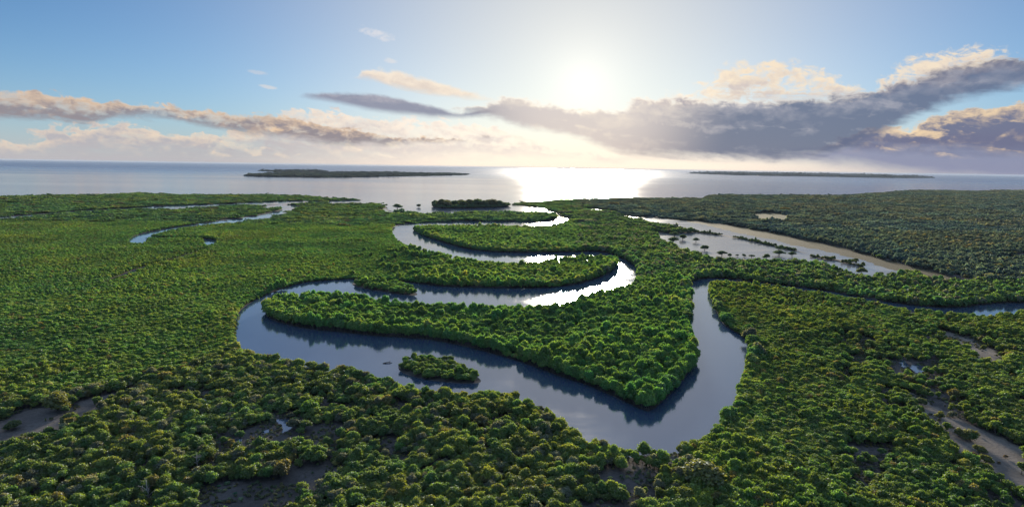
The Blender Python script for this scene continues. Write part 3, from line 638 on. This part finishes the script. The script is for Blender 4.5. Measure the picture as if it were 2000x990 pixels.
def stand(P, clear, seed):
    """drop points on water, sea and bare mud; give each its zone, size and tint"""
    r = np.random.default_rng(seed)
    ok = inside(P, land)
    P = P[ok]; keep = np.ones(len(P), bool)
    for w in waters: keep &= ~inside(P, w)
    keep &= ~inside(P, margin) & ~inside(P, field)
    keep &= (dist(P, pan, 8) > 2.5) | (r.uniform(size=len(P)) < .4)
    for q in muds: keep &= ~inside(P, q) | (r.uniform(size=len(P)) < 0.03)
    P = P[keep]
    for q in pools: P = P[(dist(P, q, 12) > 6.0) | (r.uniform(size=len(P)) < .22)]
    dr = dist(P, river, 40.0)
    P_, d_ = P, dr
    keep = dr > clear
    P, dr = P[keep], dr[keep]
    z = zones(P); n = len(P)
    H = np.array([G[q][0] for q in ZN])[z]; D = np.array([G[q][1] for q in ZN])[z]; C = np.array([G[q][2] for q in ZN])[z]
    v1, v2, v3 = vnoise(P, 38, 1), vnoise(P, 11, 2), vnoise(P, 120, 3)
    # sparse ground: bare patches among the scrub
    zn = lambda *a: np.isin(z, [ZN.index(q) for q in a])
    dens = np.ones(n)
    px, py, _ = proj(np.c_[P, np.zeros(n)])
    bare = np.clip((vnoise(P, 11, 4) * .6 + vnoise(P, 40, 5) * .4 + vnoise(P, 3, 15) * .15 - np.where(px < 600, .69, np.where(px > 1640, .50, .60))) * 6, 0, 1)
    open_near = zn('near') & (((px > 380) & (px < 800) & (py > 790)) | ((px > 1150) & (py > 880)))
    open_east = zn('east') & (px > 1640 + 60 * np.sin(py / 40))
    dens -= .85 * bare * (open_near | open_east) + .45 * bare * zn('near')
    dens -= .5 * np.clip((vnoise(P, 45, 6) - .5) * 3, 0, 1) * zn('neck', 'wood')
    thin = np.clip(1.15 - .55 * vnoise(P, 6, 8) - .25 * vnoise(P, 2.5, 10), 0, .93) * .50
    for q in (mud_c, mud_q): dens = np.where(inside(P, q), dens - thin, dens)
    keep = r.uniform(size=n) < dens
    P, dr, z, H, D, C, v1, v2, v3 = (q[keep] for q in (P, dr, z, H, D, C, v1, v2, v3)); n = len(P)
    zn = lambda *a: np.isin(z, [ZN.index(q) for q in a])
    sv = np.where(zn('near', 'neck', 'wood'), .27, .12); g_ = r.normal(0, 1, n)
    H = H * (.78 + .44 * v1) * np.exp(g_ * sv * .9 + r.normal(0, .08, n)); D = D * np.exp(g_ * sv + r.normal(0, .08, n)) * (.9 + .2 * v2)
    em = r.uniform(size=n) < np.where(zn('near', 'loop', 'east', 'neck', 'tongue'), .02, .003); H[em] *= r.uniform(1.15, 1.4, em.sum()); D[em] *= r.uniform(1.1, 1.4, em.sum())
    D = np.minimum(D, 1.65 * np.array([G[q][1] for q in ZN])[z]); H = np.minimum(H, 1.6 * np.array([G[q][0] for q in ZN])[z])
    edge = np.clip(1 - dr / 16, 0, 1)
    H *= 1 + .06 * edge; C = C * (1 + .25 * edge[:, None] * np.array([.9, 1, .8]))
    v4, v5 = vnoise(P, 65, 41), vnoise(P, 24, 42)
    H *= np.where(zn('plain', 'east'), .78 + .44 * v4, 1); D *= np.where(zn('plain', 'east'), .84 + .32 * v5, 1)
    C = C * (1 + ((v4 - .5) * .5)[:, None] * np.array([.9, .5, .2])) * (1 + (v5 - .5) * .35)[:, None]
    # species tints
    C = C * np.exp(r.normal(0, .20, n))[:, None]
    yel = (np.clip(r.normal(0, .5, n) + (v2 - .5) * 1.2, -1, 1) * np.where(zn('wood'), .45, 1))[:, None]
    C = C * (1 + yel * np.array([.30, .04, -.15]))
    s = (r.uniform(size=n) < (.10 + .25 * np.clip(v1 - .5, 0, 1))) & zn('near', 'neck', 'wood')      # grey-leaved trees
    C[s] = np.array([.090, .098, .062]) * np.exp(r.normal(0, .2, s.sum()))[:, None]
    s = (r.uniform(size=n) < np.where(zn('wood'), .012, .03)) & zn('plain', 'east', 'wood', 'near')                              # rusty young leaves
    C[s] = np.array([.100, .090, .026]) * np.exp(r.normal(0, .2, s.sum()))[:, None]
    s = zn('plain', 'wood') & (v3 > .62); C[s] *= np.array([1.12, .97, .9])
    s = zn('plain', 'wood') & (v3 < .3); C[s] *= np.array([.82, .92, 1.1])
    return P, z, H, D, np.clip(C, .006, .17), dr

parts = {k: [] for k in ZN}
def put(P, z, H, D, C, lo, hi, seed):
    r = np.random.default_rng(seed)
    pick = r.integers(lo, hi, len(P))
    for k in range(len(ZN)):
        s = z == k
        if s.any(): parts[ZN[k]].append((P[s], D[s], H[s], pick[s], C[s]))

# near: 85 - 430 m
P, z, H, D, C, dr = stand(grid(2.1, 85, 430, 11), 1.0, 21)
big = np.isin(z, [ZN.index('loop')]) & (np.random.default_rng(1).uniform(size=len(P)) < .60)
mid_ = np.isin(z, [ZN.index('tongue'), ZN.index('neck')]) & (np.random.default_rng(2).uniform(size=len(P)) < .55)
k_ = ~(big | mid_)
NEAR = [q[k_] for q in (P, z, H, D, C, dr)]
# a dense fringe along the banks
def fringe(poly, step, y0, y1, seed):
    r = np.random.default_rng(seed); q = np.roll(poly, -1, 0); out = []
    for a, b in zip(poly, q):
        L = np.linalg.norm(b - a); n = max(1, int(L / step + r.uniform(0, 1)))
        v = (b - a) / (L + 1e-9); nm = np.array([-v[1], v[0]])
        for k in range(n):
            for s in (-1, 1): out.append(a + v * L * (k + r.uniform(.1, .9)) / n + nm * s * r.uniform(.3, 1.7))
    out = np.array(out); return out[(out[:, 1] > y0) & (out[:, 1] < y1)]
FR = [stand(np.vstack([fringe(river, 1.9, 85, 430, 61)]), 0.2, 62), stand(np.vstack([fringe(river, 2.2, 430, 1000, 63)]), 0.2, 64)]
NEAR = [np.concatenate([a, b]) for a, b in zip(NEAR, FR[0])]
put(*FR[1][:5], 7, 13, 65)
# middle: 430 - 1000 m
P, z, H, D, C, dr = stand(grid(2.5, 430, 1000, 12), 1.6, 22)
rr_ = np.random.default_rng(3).uniform(size=len(P))
k_ = ~((np.isin(z, [ZN.index(q) for q in ('loop', 'tongue', 'dee', 'wood')]) & (rr_ < .60)) | (np.isin(z, [ZN.index(q) for q in ('neck', 'east')]) & (rr_ < .45)))
put(P[k_], z[k_], H[k_], D[k_], C[k_], 7, 13, 31)
# far: patches of canopy
P, z, H, D, C, dr = stand(grid(15.0, 1000, 5200, 13), 9.0, 23)
for w in creeks + [pan, pond]:
    k_ = dist(P, w, 40) > 9.0; P, z, H, D, C, dr = (q[k_] for q in (P, z, H, D, C, dr))
k_ = dist(P, land, 40) > 8.0; P, z, H, D, C, dr = (q[k_] for q in (P, z, H, D, C, dr))
put(P, z, H, np.full(len(P), 23.0), C, 13, 19, 32)
# seedlings and low tussocks dotting the open mud
r_ = np.random.default_rng(90); P = grid(1.5, 90, 420, 91)
keep = inside(P, land)
for w in [river] + pools: keep &= ~inside(P, w)
P = P[keep]; px, py, _ = proj(np.c_[P, np.zeros(len(P))])
onmud = np.zeros(len(P), bool)
for q in muds: onmud |= inside(P, q)
zz = zones(P); sc_ = vnoise(P, 7, 17) * .7 + vnoise(P, 2.2, 18) * .5
keep = np.where(onmud, sc_ > .86, (np.isin(zz, [ZN.index('near'), ZN.index('east')])) & (sc_ > .52)) & (r_.uniform(size=len(P)) < .8)
SEED = P[keep]; n = len(SEED)
SEED = (SEED, r_.uniform(.6, 1.7, n), r_.uniform(.35, 1.1, n), r_.integers(7, 13, n), np.array([.075, .085, .035]) * np.exp(r_.normal(0, .3, n))[:, None] * (1 + r_.normal(0, .2, (n, 1)) * np.array([1, 0, -.5])))
# islets
def fill(zone, poly, sp, lo, hi, seed, inset=0.5):
    r = np.random.default_rng(seed); a, b = poly.min(0), poly.max(0)
    gx, gy = np.meshgrid(np.arange(a[0], b[0], sp), np.arange(a[1], b[1], sp))
    P = np.stack([gx.ravel(), gy.ravel()], 1) + r.uniform(-.35, .35, (gx.size, 2)) * sp
    P = P[inside(P, poly)]; P = P[dist(P, poly, 20) > inset]
    n = len(P); h, d, c = G[zone]
    put(P, np.full(n, ZN.index(zone)), h * np.exp(r.normal(0, .15, n)), d * np.exp(r.normal(0, .12, n)), np.array(c) * np.exp(r.normal(0, .2, n))[:, None] * (1 + r.normal(0, .15, (n, 1)) * np.array([1, .2, -.3])), lo, hi, seed)
fill('isleta', islet_a, 4.0, 7, 13, 51); fill('isletb', islet_b, 3.2, 0, 7, 52); fill('isletc', islet_c, 6.0, 7, 13, 53); fill('clump', refine(CLUMP, 2), 5.0, 7, 13, 54)

# ------------------------------------------------------------------ single trees near the camera
P, z, H, D, C, dr = NEAR
px, py, dep = proj(np.c_[P, H * .6])
vis = (px > 5) & (px < 1995) & (py > 5) & (py < 985)
size = np.where(vis, D * F / np.hypot(np.hypot(P[:, 0], P[:, 1]), CAMH), 0)
mx_, mn_ = C.max(1), C.min(1)
grey = (C[:, 2] > .5 * C[:, 1])
rust = (C[:, 0] > C[:, 1] * 1.15)
low = H < 3.4
BARE_AT = [np.array(gp(q[0], q[1], .1)) for q in ((290, 978), (385, 915), (353, 800), (163, 968))]
BIG_AT = [(np.array(gp(1370, 948, .1)), 'next to the very broad domed tree'), (np.array(gp(604, 812, .1)), 'next to the bright domed tree above the tide pools'),
          (np.array(gp(112, 802, .1)), 'behind the large yellowish shrub at the muddy inlet')]
def place_of(p):
    q = np.array([p])
    for c_, tx in BIG_AT:
        if np.linalg.norm(c_ - p) < 15: return tx
    for c_, tx in zip(BARE_AT, ('near the pale bare tree deep in the scrub', 'near the leafless fan-branched tree', 'near the small bleached dead tree', 'near the thin grey dead tree')):
        if np.linalg.norm(c_ - p) < 12: return tx
    if dist(q, mud_p, 30)[0] < 12: return 'by the sandy landing at the sharp river bend'
    if dist(q, mud_e, 30)[0] < 12: return 'beside the pale sandy mudflat'
    if dist(q, mud_w, 30)[0] < 12: return 'beside the dark muddy inlet'
    if dist(q, river, 30)[0] < 16:
        if p[0] < -45: return 'on the scrub bank upstream of the oval islet'
        if dist(q, islet_b, 45)[0] < 40: return 'on the scrub bank facing the oval islet'
        if p[0] < 62: return 'on the scrub bank facing the pointed forest tip'
        return 'on the thicket bank below the river bend'
    if dist(q, mud_c, 30)[0] < 10: return 'along the bare mud streak in the scrub'
    if dist(q, mud_q, 30)[0] < 10: return 'along the mud gully below the river landing'
    if min(dist(q, k, 30)[0] for k in pools) < 10: return 'next to a small glinting tide pool'
    if dist(q, river, 60)[0] < 38: return 'in the second rank behind the riverbank trees'
    if p[0] > 55: return 'in the dense thicket between mudflat and river'
    if p[0] > -20: return 'in the open scrub below the sharp bend'
    return 'in the mixed scrub behind the dark muddy inlet'
def tone(c):
    if c[2] > .5 * c[1]: return 'grey-green'
    if c[0] > c[1] * 1.15: return 'rusty olive'
    if c[0] > c[1] * .80: return 'yellowish olive'
    if c[1] > .095: return 'bright green'
    return 'deep green'
order = np.argsort(-size)
quota = {'mangrove_tree': 300, 'grey_leaved_tree': 90, 'mangrove_shrub': 90}; used = np.zeros(len(P), bool); cnt = dict.fromkeys(quota, 0)
rsel = np.random.default_rng(77)
for i in order:
    if size[i] <= 0 or all(cnt[k] >= quota[k] for k in quota): break
    kind = 'grey_leaved_tree' if grey[i] else ('mangrove_shrub' if low[i] else 'mangrove_tree')
    if cnt[kind] >= quota[kind]: continue
    cnt[kind] += 1; used[i] = True
    e = bpy.data.objects.new(kind, None); COL.objects.link(e); e.empty_display_size = .5
    e.location = (P[i, 0], P[i, 1], 0.10); e.rotation_euler = (0, 0, rsel.uniform(0, 6.283)); e.scale = (D[i], D[i], H[i])
    v = int(rsel.integers(0, 7))
    cr = link('crown', HERO_CROWN[v], e); cr['tint'] = [float(q) for q in C[i]]
    link('trunk', HERO_TRUNK[v], e)
    kd = {'mangrove_tree': 'rounded mangrove tree', 'grey_leaved_tree': 'leafy mangrove tree', 'mangrove_shrub': 'low rounded mangrove shrub'}[kind]
    wd = '' if kind == 'mangrove_shrub' else ('tall ' if H[i] > 1.22 * D[i] else ('broad ' if D[i] > 5.6 else ('small ' if D[i] < 4.3 else '')))
    lb = '%s%s %s %s' % (wd, tone(C[i]), kd, place_of(P[i]))
    tag(e, lb, 'shrub' if kind == 'mangrove_shrub' else 'tree', lb)
k_ = ~used
put(P[k_], z[k_], H[k_], D[k_], C[k_], 0, 7, 33)

LABEL = {'near': ('mangrove_scrub', 'mixed olive and grey mangrove scrub on the bank with mud streaks'),
         'loop': ('mangrove_forest', 'tall green mangrove forest filling the heart-shaped river loop'),
         'tongue': ('mangrove_forest', 'green mangrove forest on the tongue between two river reaches'),
         'dee': ('mangrove_forest', 'dense mangrove forest on the D-shaped land inside the upper meander'),
         'strip': ('mangrove_forest', 'narrow mangrove strip between the upper meander and the lagoon'),
         'wood': ('coastal_woodland', 'grey-green coastal woodland beyond the long pale tidal pan'),
         'east': ('mangrove_forest', 'olive mangrove forest between the river bend and the sandy mudflat'),
         'neck': ('mangrove_forest', 'dark mixed mangrove forest between the meanders and the tidal pan'),
         'plain': ('mangrove_forest', 'wide even mangrove forest plain crossed by two narrow winding creeks'),
         'isleta': ('mangrove_thicket', 'slim mangrove thicket on the islet hugging the forested loop'),
         'isletb': ('mangrove_thicket', 'oval mangrove thicket on the islet close to the scrub bank'),
         'clump': ('mangrove_thicket', 'low mangrove thicket at the foot of the island clump by the sea'),
         'isletc': ('mangrove_thicket', 'tiny mangrove thicket on an islet in the narrow creek mouth')}
for k, lst in parts.items():
    if lst and k in LABEL:
        A = [np.concatenate([q[j] for q in lst]) for j in range(5)]
        forest(LABEL[k][0], LABEL[k][1], A[0], A[1], A[2], A[3], A[4])
forest('seedling_scrub', 'low scattered seedlings and tussocks dotting the open mud', *SEED, cat='scrub')

# ------------------------------------------------------------------ single trees and bits one can point at
def lone_tree(px, py, w, h, tint, label, group=None, name='mangrove_tree', cat='tree', v=None):
    x, y = gp(px, py, 0.1); dd = math.sqrt(x * x + y * y + CAMH ** 2)
    e = bpy.data.objects.new(name, None); COL.objects.link(e); e.location = (x, y, 0.10)
    e.rotation_euler = (0, 0, rsel.uniform(0, 6.283)); e.scale = (w * dd / F, w * dd / F, h * dd / F)
    v = int(rsel.integers(0, 7)) if v is None else v
    cr = link('crown', HERO_CROWN[v], e); cr['tint'] = list(tint); link('trunk', HERO_TRUNK[v], e)
    tag(e, label, cat, group or label); return e
OL = (.062, .078, .022); DG = (.040, .066, .022); BG = (.055, .100, .022); YO = (.085, .092, .022); GG = (.080, .090, .055)
for q in ((1359, 473, 13, 9), (1376, 489, 17, 10), (1333, 468, 15, 10), (1317, 462, 20, 9), (1315, 475, 20, 12), (1361, 499, 12, 9)):
    lone_tree(*q, DG, 'dark lone mangrove tree standing in the shallows where the tidal pan narrows')
for q in ((1410, 500, 20, 10), (1425, 502, 10, 7), (1440, 501, 7, 4.5), (1453, 502, 8, 6), (1468, 503, 12, 5.5), (1497, 506, 14, 10)):
    lone_tree(*q, DG, 'small dark mangrove tree in the row along the bright edge of the tidal pan')
for q in ((1521, 499, 24, 10), (1547, 501, 14, 9), (1521, 488, 12, 5)):
    lone_tree(*q, DG, 'dark mangrove tree in the gap where the shrub ridge crosses the tidal pan')
for q in ((1671, 512, 12, 7), (1682, 537, 20, 13), (1720, 540, 10, 8), (1743, 544, 18, 11), (1763, 542, 14, 8)):
    lone_tree(*q, OL, 'olive mangrove tree at the tapering end of the tidal pan by dry grass')
lone_tree(1835, 822, 13, 17, YO, 'single yellowish mangrove sapling with bare trunk alone on the sandy mudflat')
lone_tree(1860, 814, 14, 9, GG, 'grey-green shrub leaning at the middle of the sandy mudflat', name='mangrove_shrub', cat='shrub', v=3)
lone_tree(1798, 792, 20, 13, OL, 'olive shrub at the narrow head of the sandy mudflat', name='mangrove_shrub', cat='shrub', v=5)
for q in ((1872, 852, 14, 14), (1893, 859, 25, 17), (1913, 884, 20, 12), (1925, 905, 20, 14)):
    lone_tree(*q, YO, 'rounded yellowish shrub standing clear on the sandy mudflat', name='mangrove_shrub', cat='shrub', v=3)
for q in ((1902, 891, 10, 7), (1964, 894, 7, 5), (1909, 901, 9, 6), (1950, 905, 6, 4)):
    lone_tree(*q, (.10, .07, .03), 'tiny brownish shrub dotted on the open sandy mudflat', name='mangrove_shrub', cat='shrub', v=5)
lone_tree(1370, 948, 78, 46, YO, 'very broad domed yellowish mangrove tree below the sandy river landing', v=1)
lone_tree(604, 812, 34, 30, (.065, .12, .02), 'bright green domed tree rising above the grey scrub by the tide pools', v=0)
lone_tree(112, 802, 38, 30, YO, 'large yellowish rounded shrub jutting into the dark muddy inlet', name='mangrove_shrub', cat='shrub', v=3)
lone_tree(137, 832, 26, 22, OL, 'olive shrub standing on bare mud in the dark inlet', name='mangrove_shrub', cat='shrub', v=5)
lone_tree(27, 838, 24, 14, OL, 'low olive shrub isolated on the dark mud of the inlet', name='mangrove_shrub', cat='shrub', v=3)
lone_tree(776, 409, 18, 11, (.040, .072, .026), 'dark lone mangrove tree on the shore point at the lagoon mouth', v=0)
lone_tree(818, 404.5, 10, 6, (.035, .060, .026), 'small dark mangrove bush standing alone in the lagoon water', v=3)
for k, q in enumerate(((850, 403, 16, 12), (862, 404.5, 22, 16), (874, 406, 22, 14), (889, 404, 22, 13), (905, 405.5, 20, 14), (918, 404, 22, 15), (931, 405, 24, 17), (946, 405, 20, 14), (960, 404.5, 24, 16), (975, 404, 20, 13), (985, 404, 10, 9), (900, 400.5, 20, 11), (932, 400.5, 22, 12), (955, 400.5, 20, 11), (875, 401, 18, 11))):
    lone_tree(*q, (.042 + .012 * (k % 3), .070, .026), 'dark rounded mangrove tree in the island clump between lagoon and sea', v=(3, 5)[k % 2])
sheet('islet', refine(CLUMP, 2), 0.13, M_LITTER)

# bare pale trees and driftwood
def bare_mesh(seed):
    r = np.random.default_rng(seed); P = [([(0, 0, -.02), (.03, .01, .3), (.0, .04, .6), (.03, .02, 1.0)], [.030, .024, .016, .004])]
    Q = []
    for i in range(9):
        a = r.uniform(0, 6.28); z0 = r.uniform(.22, .75); L = r.uniform(.22, .42) * (1.15 - z0 * .6)
        m_ = np.array([math.cos(a) * L * .5, math.sin(a) * L * .5, z0 + L * .45]); e_ = np.array([math.cos(a + .3) * L, math.sin(a + .3) * L, z0 + L * r.uniform(.7, 1.2)])
        P.append(([(.01, .02, z0), tuple(m_), tuple(e_)], [.015, .010, .003]))
        for j in range(3):
            b = a + r.uniform(-1.2, 1.2); Q.append(([tuple(m_ * (1 - j * .3) + e_ * j * .3), tuple(m_ * (1 - j * .3) + e_ * j * .3 + np.array([math.cos(b) * .10, math.sin(b) * .10, r.uniform(.03, .12)]))], [.007, .002]))
    a1 = mesh_from('bare_trunk', *tubes(P), None, [M_DEAD]); a2 = mesh_from('twigs', *tubes(Q, 4), None, [M_DEAD]); return a1, a2
BARE = [bare_mesh(900 + i) for i in range(3)]
for k, (px, py, h, lb) in enumerate(((290, 978, 34, 'pale bare tree with grey branches deep in the mixed scrub'), (385, 915, 30, 'pale leafless tree with fanned branches near the scrub tide pools'), (353, 800, 20, 'small bleached dead tree near the muddy inlet tip'),
                                     (163, 968, 26, 'thin grey dead tree among olive scrub trees below the inlet'), (1092, 597, 22, 'slender pale bare tree on the river edge of the forested loop'), (1110, 599, 24, 'tall pale bare tree beside another on the forested loop edge'))):
    x, y = gp(px, py, .1); dd = math.sqrt(x * x + y * y + CAMH ** 2)
    e = bpy.data.objects.new('bare_tree', None); COL.objects.link(e); e.location = (x, y, .1); hh = h * dd / F; e.scale = (hh, hh, hh); e.rotation_euler = (.08, -.05, k * 1.3)
    link('trunk', BARE[k % 3][0], e); link('twigs', BARE[k % 3][1], e); tag(e, lb, 'tree')
def log_mesh(seed, name, m_):
    r = np.random.default_rng(seed)
    return mesh_from(name, *tubes([([(-1.6, 0, .1), (-.6, .08, .22), (.5, .02, .26), (1.5, -.1, .12)], [.10, .17, .16, .07]), ([(.4, 0, .25), (.8, .4, .6), (1.0, .6, .75)], [.08, .05, .02]), ([(-.5, .05, .22), (-.8, -.4, .5)], [.07, .02])], 7), None, [m_])
def log(px, py, rz, sc_, m_, lb):
    x, y = gp(px, py, .1); o = link('driftwood_log', log_mesh(5, 'driftwood_log', m_)); o.location = (x, y, .08); o.rotation_euler = (0, 0, rz); o.scale = (sc_,) * 3; tag(o, lb, 'log'); return o
log(757, 709, .3, 1.5, M_BARK, 'dark snagged log breaking the river surface near the oval islet')
log(1286, 883, .9, 1.3, M_DEAD, 'pale driftwood log stranded on the sandy river landing')
log(1318, 893, -.4, 1.0, M_DEAD, 'small pale driftwood log higher up the sandy river landing')

# shrub ridge crossing the pan
def strip_fill(pts, hw, sp, h, d, tint, name, label, seed):
    r = np.random.default_rng(seed); poly = creek(pts, hw); a, b = poly.min(0), poly.max(0)
    sheet('islet', poly, RZ + .006, M_LITTER)
    gx, gy = np.meshgrid(np.arange(a[0], b[0], sp), np.arange(a[1], b[1], sp)); P = np.stack([gx.ravel(), gy.ravel()], 1) + r.uniform(-.4, .4, (gx.size, 2)) * sp
    P = P[inside(P, poly)]; n = len(P); vv = vnoise(P, 14, 9); P = P[vv > .28]; n = len(P)
    forest(name, label, P, d * np.exp(r.normal(0, .2, n)), h * np.exp(r.normal(0, .3, n)), r.integers(7, 13, n), np.array(tint) * np.exp(r.normal(0, .2, n))[:, None], cat='thicket')
strip_fill([(1300, 449, 0), (1362, 453.5, 0), (1424, 462, 0), (1477, 472, 0), (1519, 483, 0), (1576, 495, 0)], [11, 5, 4, 5, 5, 1.5], 2.6, 2.6, 3.6, (.045, .072, .020), 'shrub_ridge', 'thin dark line of shrubs running along the middle of the tidal pan', 71)
strip_fill([(1583, 501, 0), (1620, 506, 0), (1655, 513, 0), (1685, 522, 0)], [4, 9, 8, 3], 2.8, 3.0, 3.8, (.060, .078, .020), 'shrub_ridge', 'olive shrub spit narrowing the far end of the tidal pan', 72)

# far islands
def far_island(poly, sp, w, h, lo, label, seed, tint):
    r = np.random.default_rng(seed); a, b = poly.min(0), poly.max(0); sheet('island', poly, .4, M_LITTER)
    gx, gy = np.meshgrid(np.arange(a[0], b[0], sp), np.arange(a[1], b[1], sp * 1.4)); P = np.stack([gx.ravel(), gy.ravel()], 1) + r.uniform(-.4, .4, (gx.size, 2)) * sp
    P = P[inside(P, poly)]; n = len(P); vv = vnoise(P, 400, seed)
    forest('island_woodland', label, P, np.full(n, w), h * (.55 + .9 * vv) * np.exp(r.normal(0, .12, n)), r.integers(13, 19, n), np.array(tint) * np.exp(r.normal(0, .15, n))[:, None])
far_island(isle1, 52, 66, 8.5, 0, 'dark low wooded island lying off the river mouth', 81, (.024, .034, .024))
far_island(isle1b, 110, 130, 12, 0, 'low wooded spit behind the nearer wooded island', 82, (.024, .034, .024))
far_island(isle2, 260, 320, 16, 0, 'faint long low island near the horizon beyond the woodland coast', 83, (.026, .036, .028))

# ------------------------------------------------------------------ the air
HZ = 76000.0
me = bpy.data.meshes.new('haze')
hv = [(x, y, zz) for zz in (-1.5, 112.0) for x, y in ((-HZ, -4000), (HZ, -4000), (HZ, HZ), (-HZ, HZ))]
me.from_pydata(hv, [], [(3, 2, 1, 0), (4, 5, 6, 7), (0, 1, 5, 4), (1, 2, 6, 5), (2, 3, 7, 6), (3, 0, 4, 7)]); me.update()
mt, t, o = mat('haze_air'); v = t.nodes.new('ShaderNodeVolumePrincipled')
v.inputs['Color'].default_value = (0.50, 0.60, 0.76, 1); v.inputs['Density'].default_value = 1.5e-5; v.inputs['Anisotropy'].default_value = 0.0
t.links.new(v.outputs[0], o.inputs['Volume']); me.materials.append(mt)
hz = link('haze', me); tag(hz, 'thin pale sea haze filling the air over the delta', 'haze', kind='stuff')
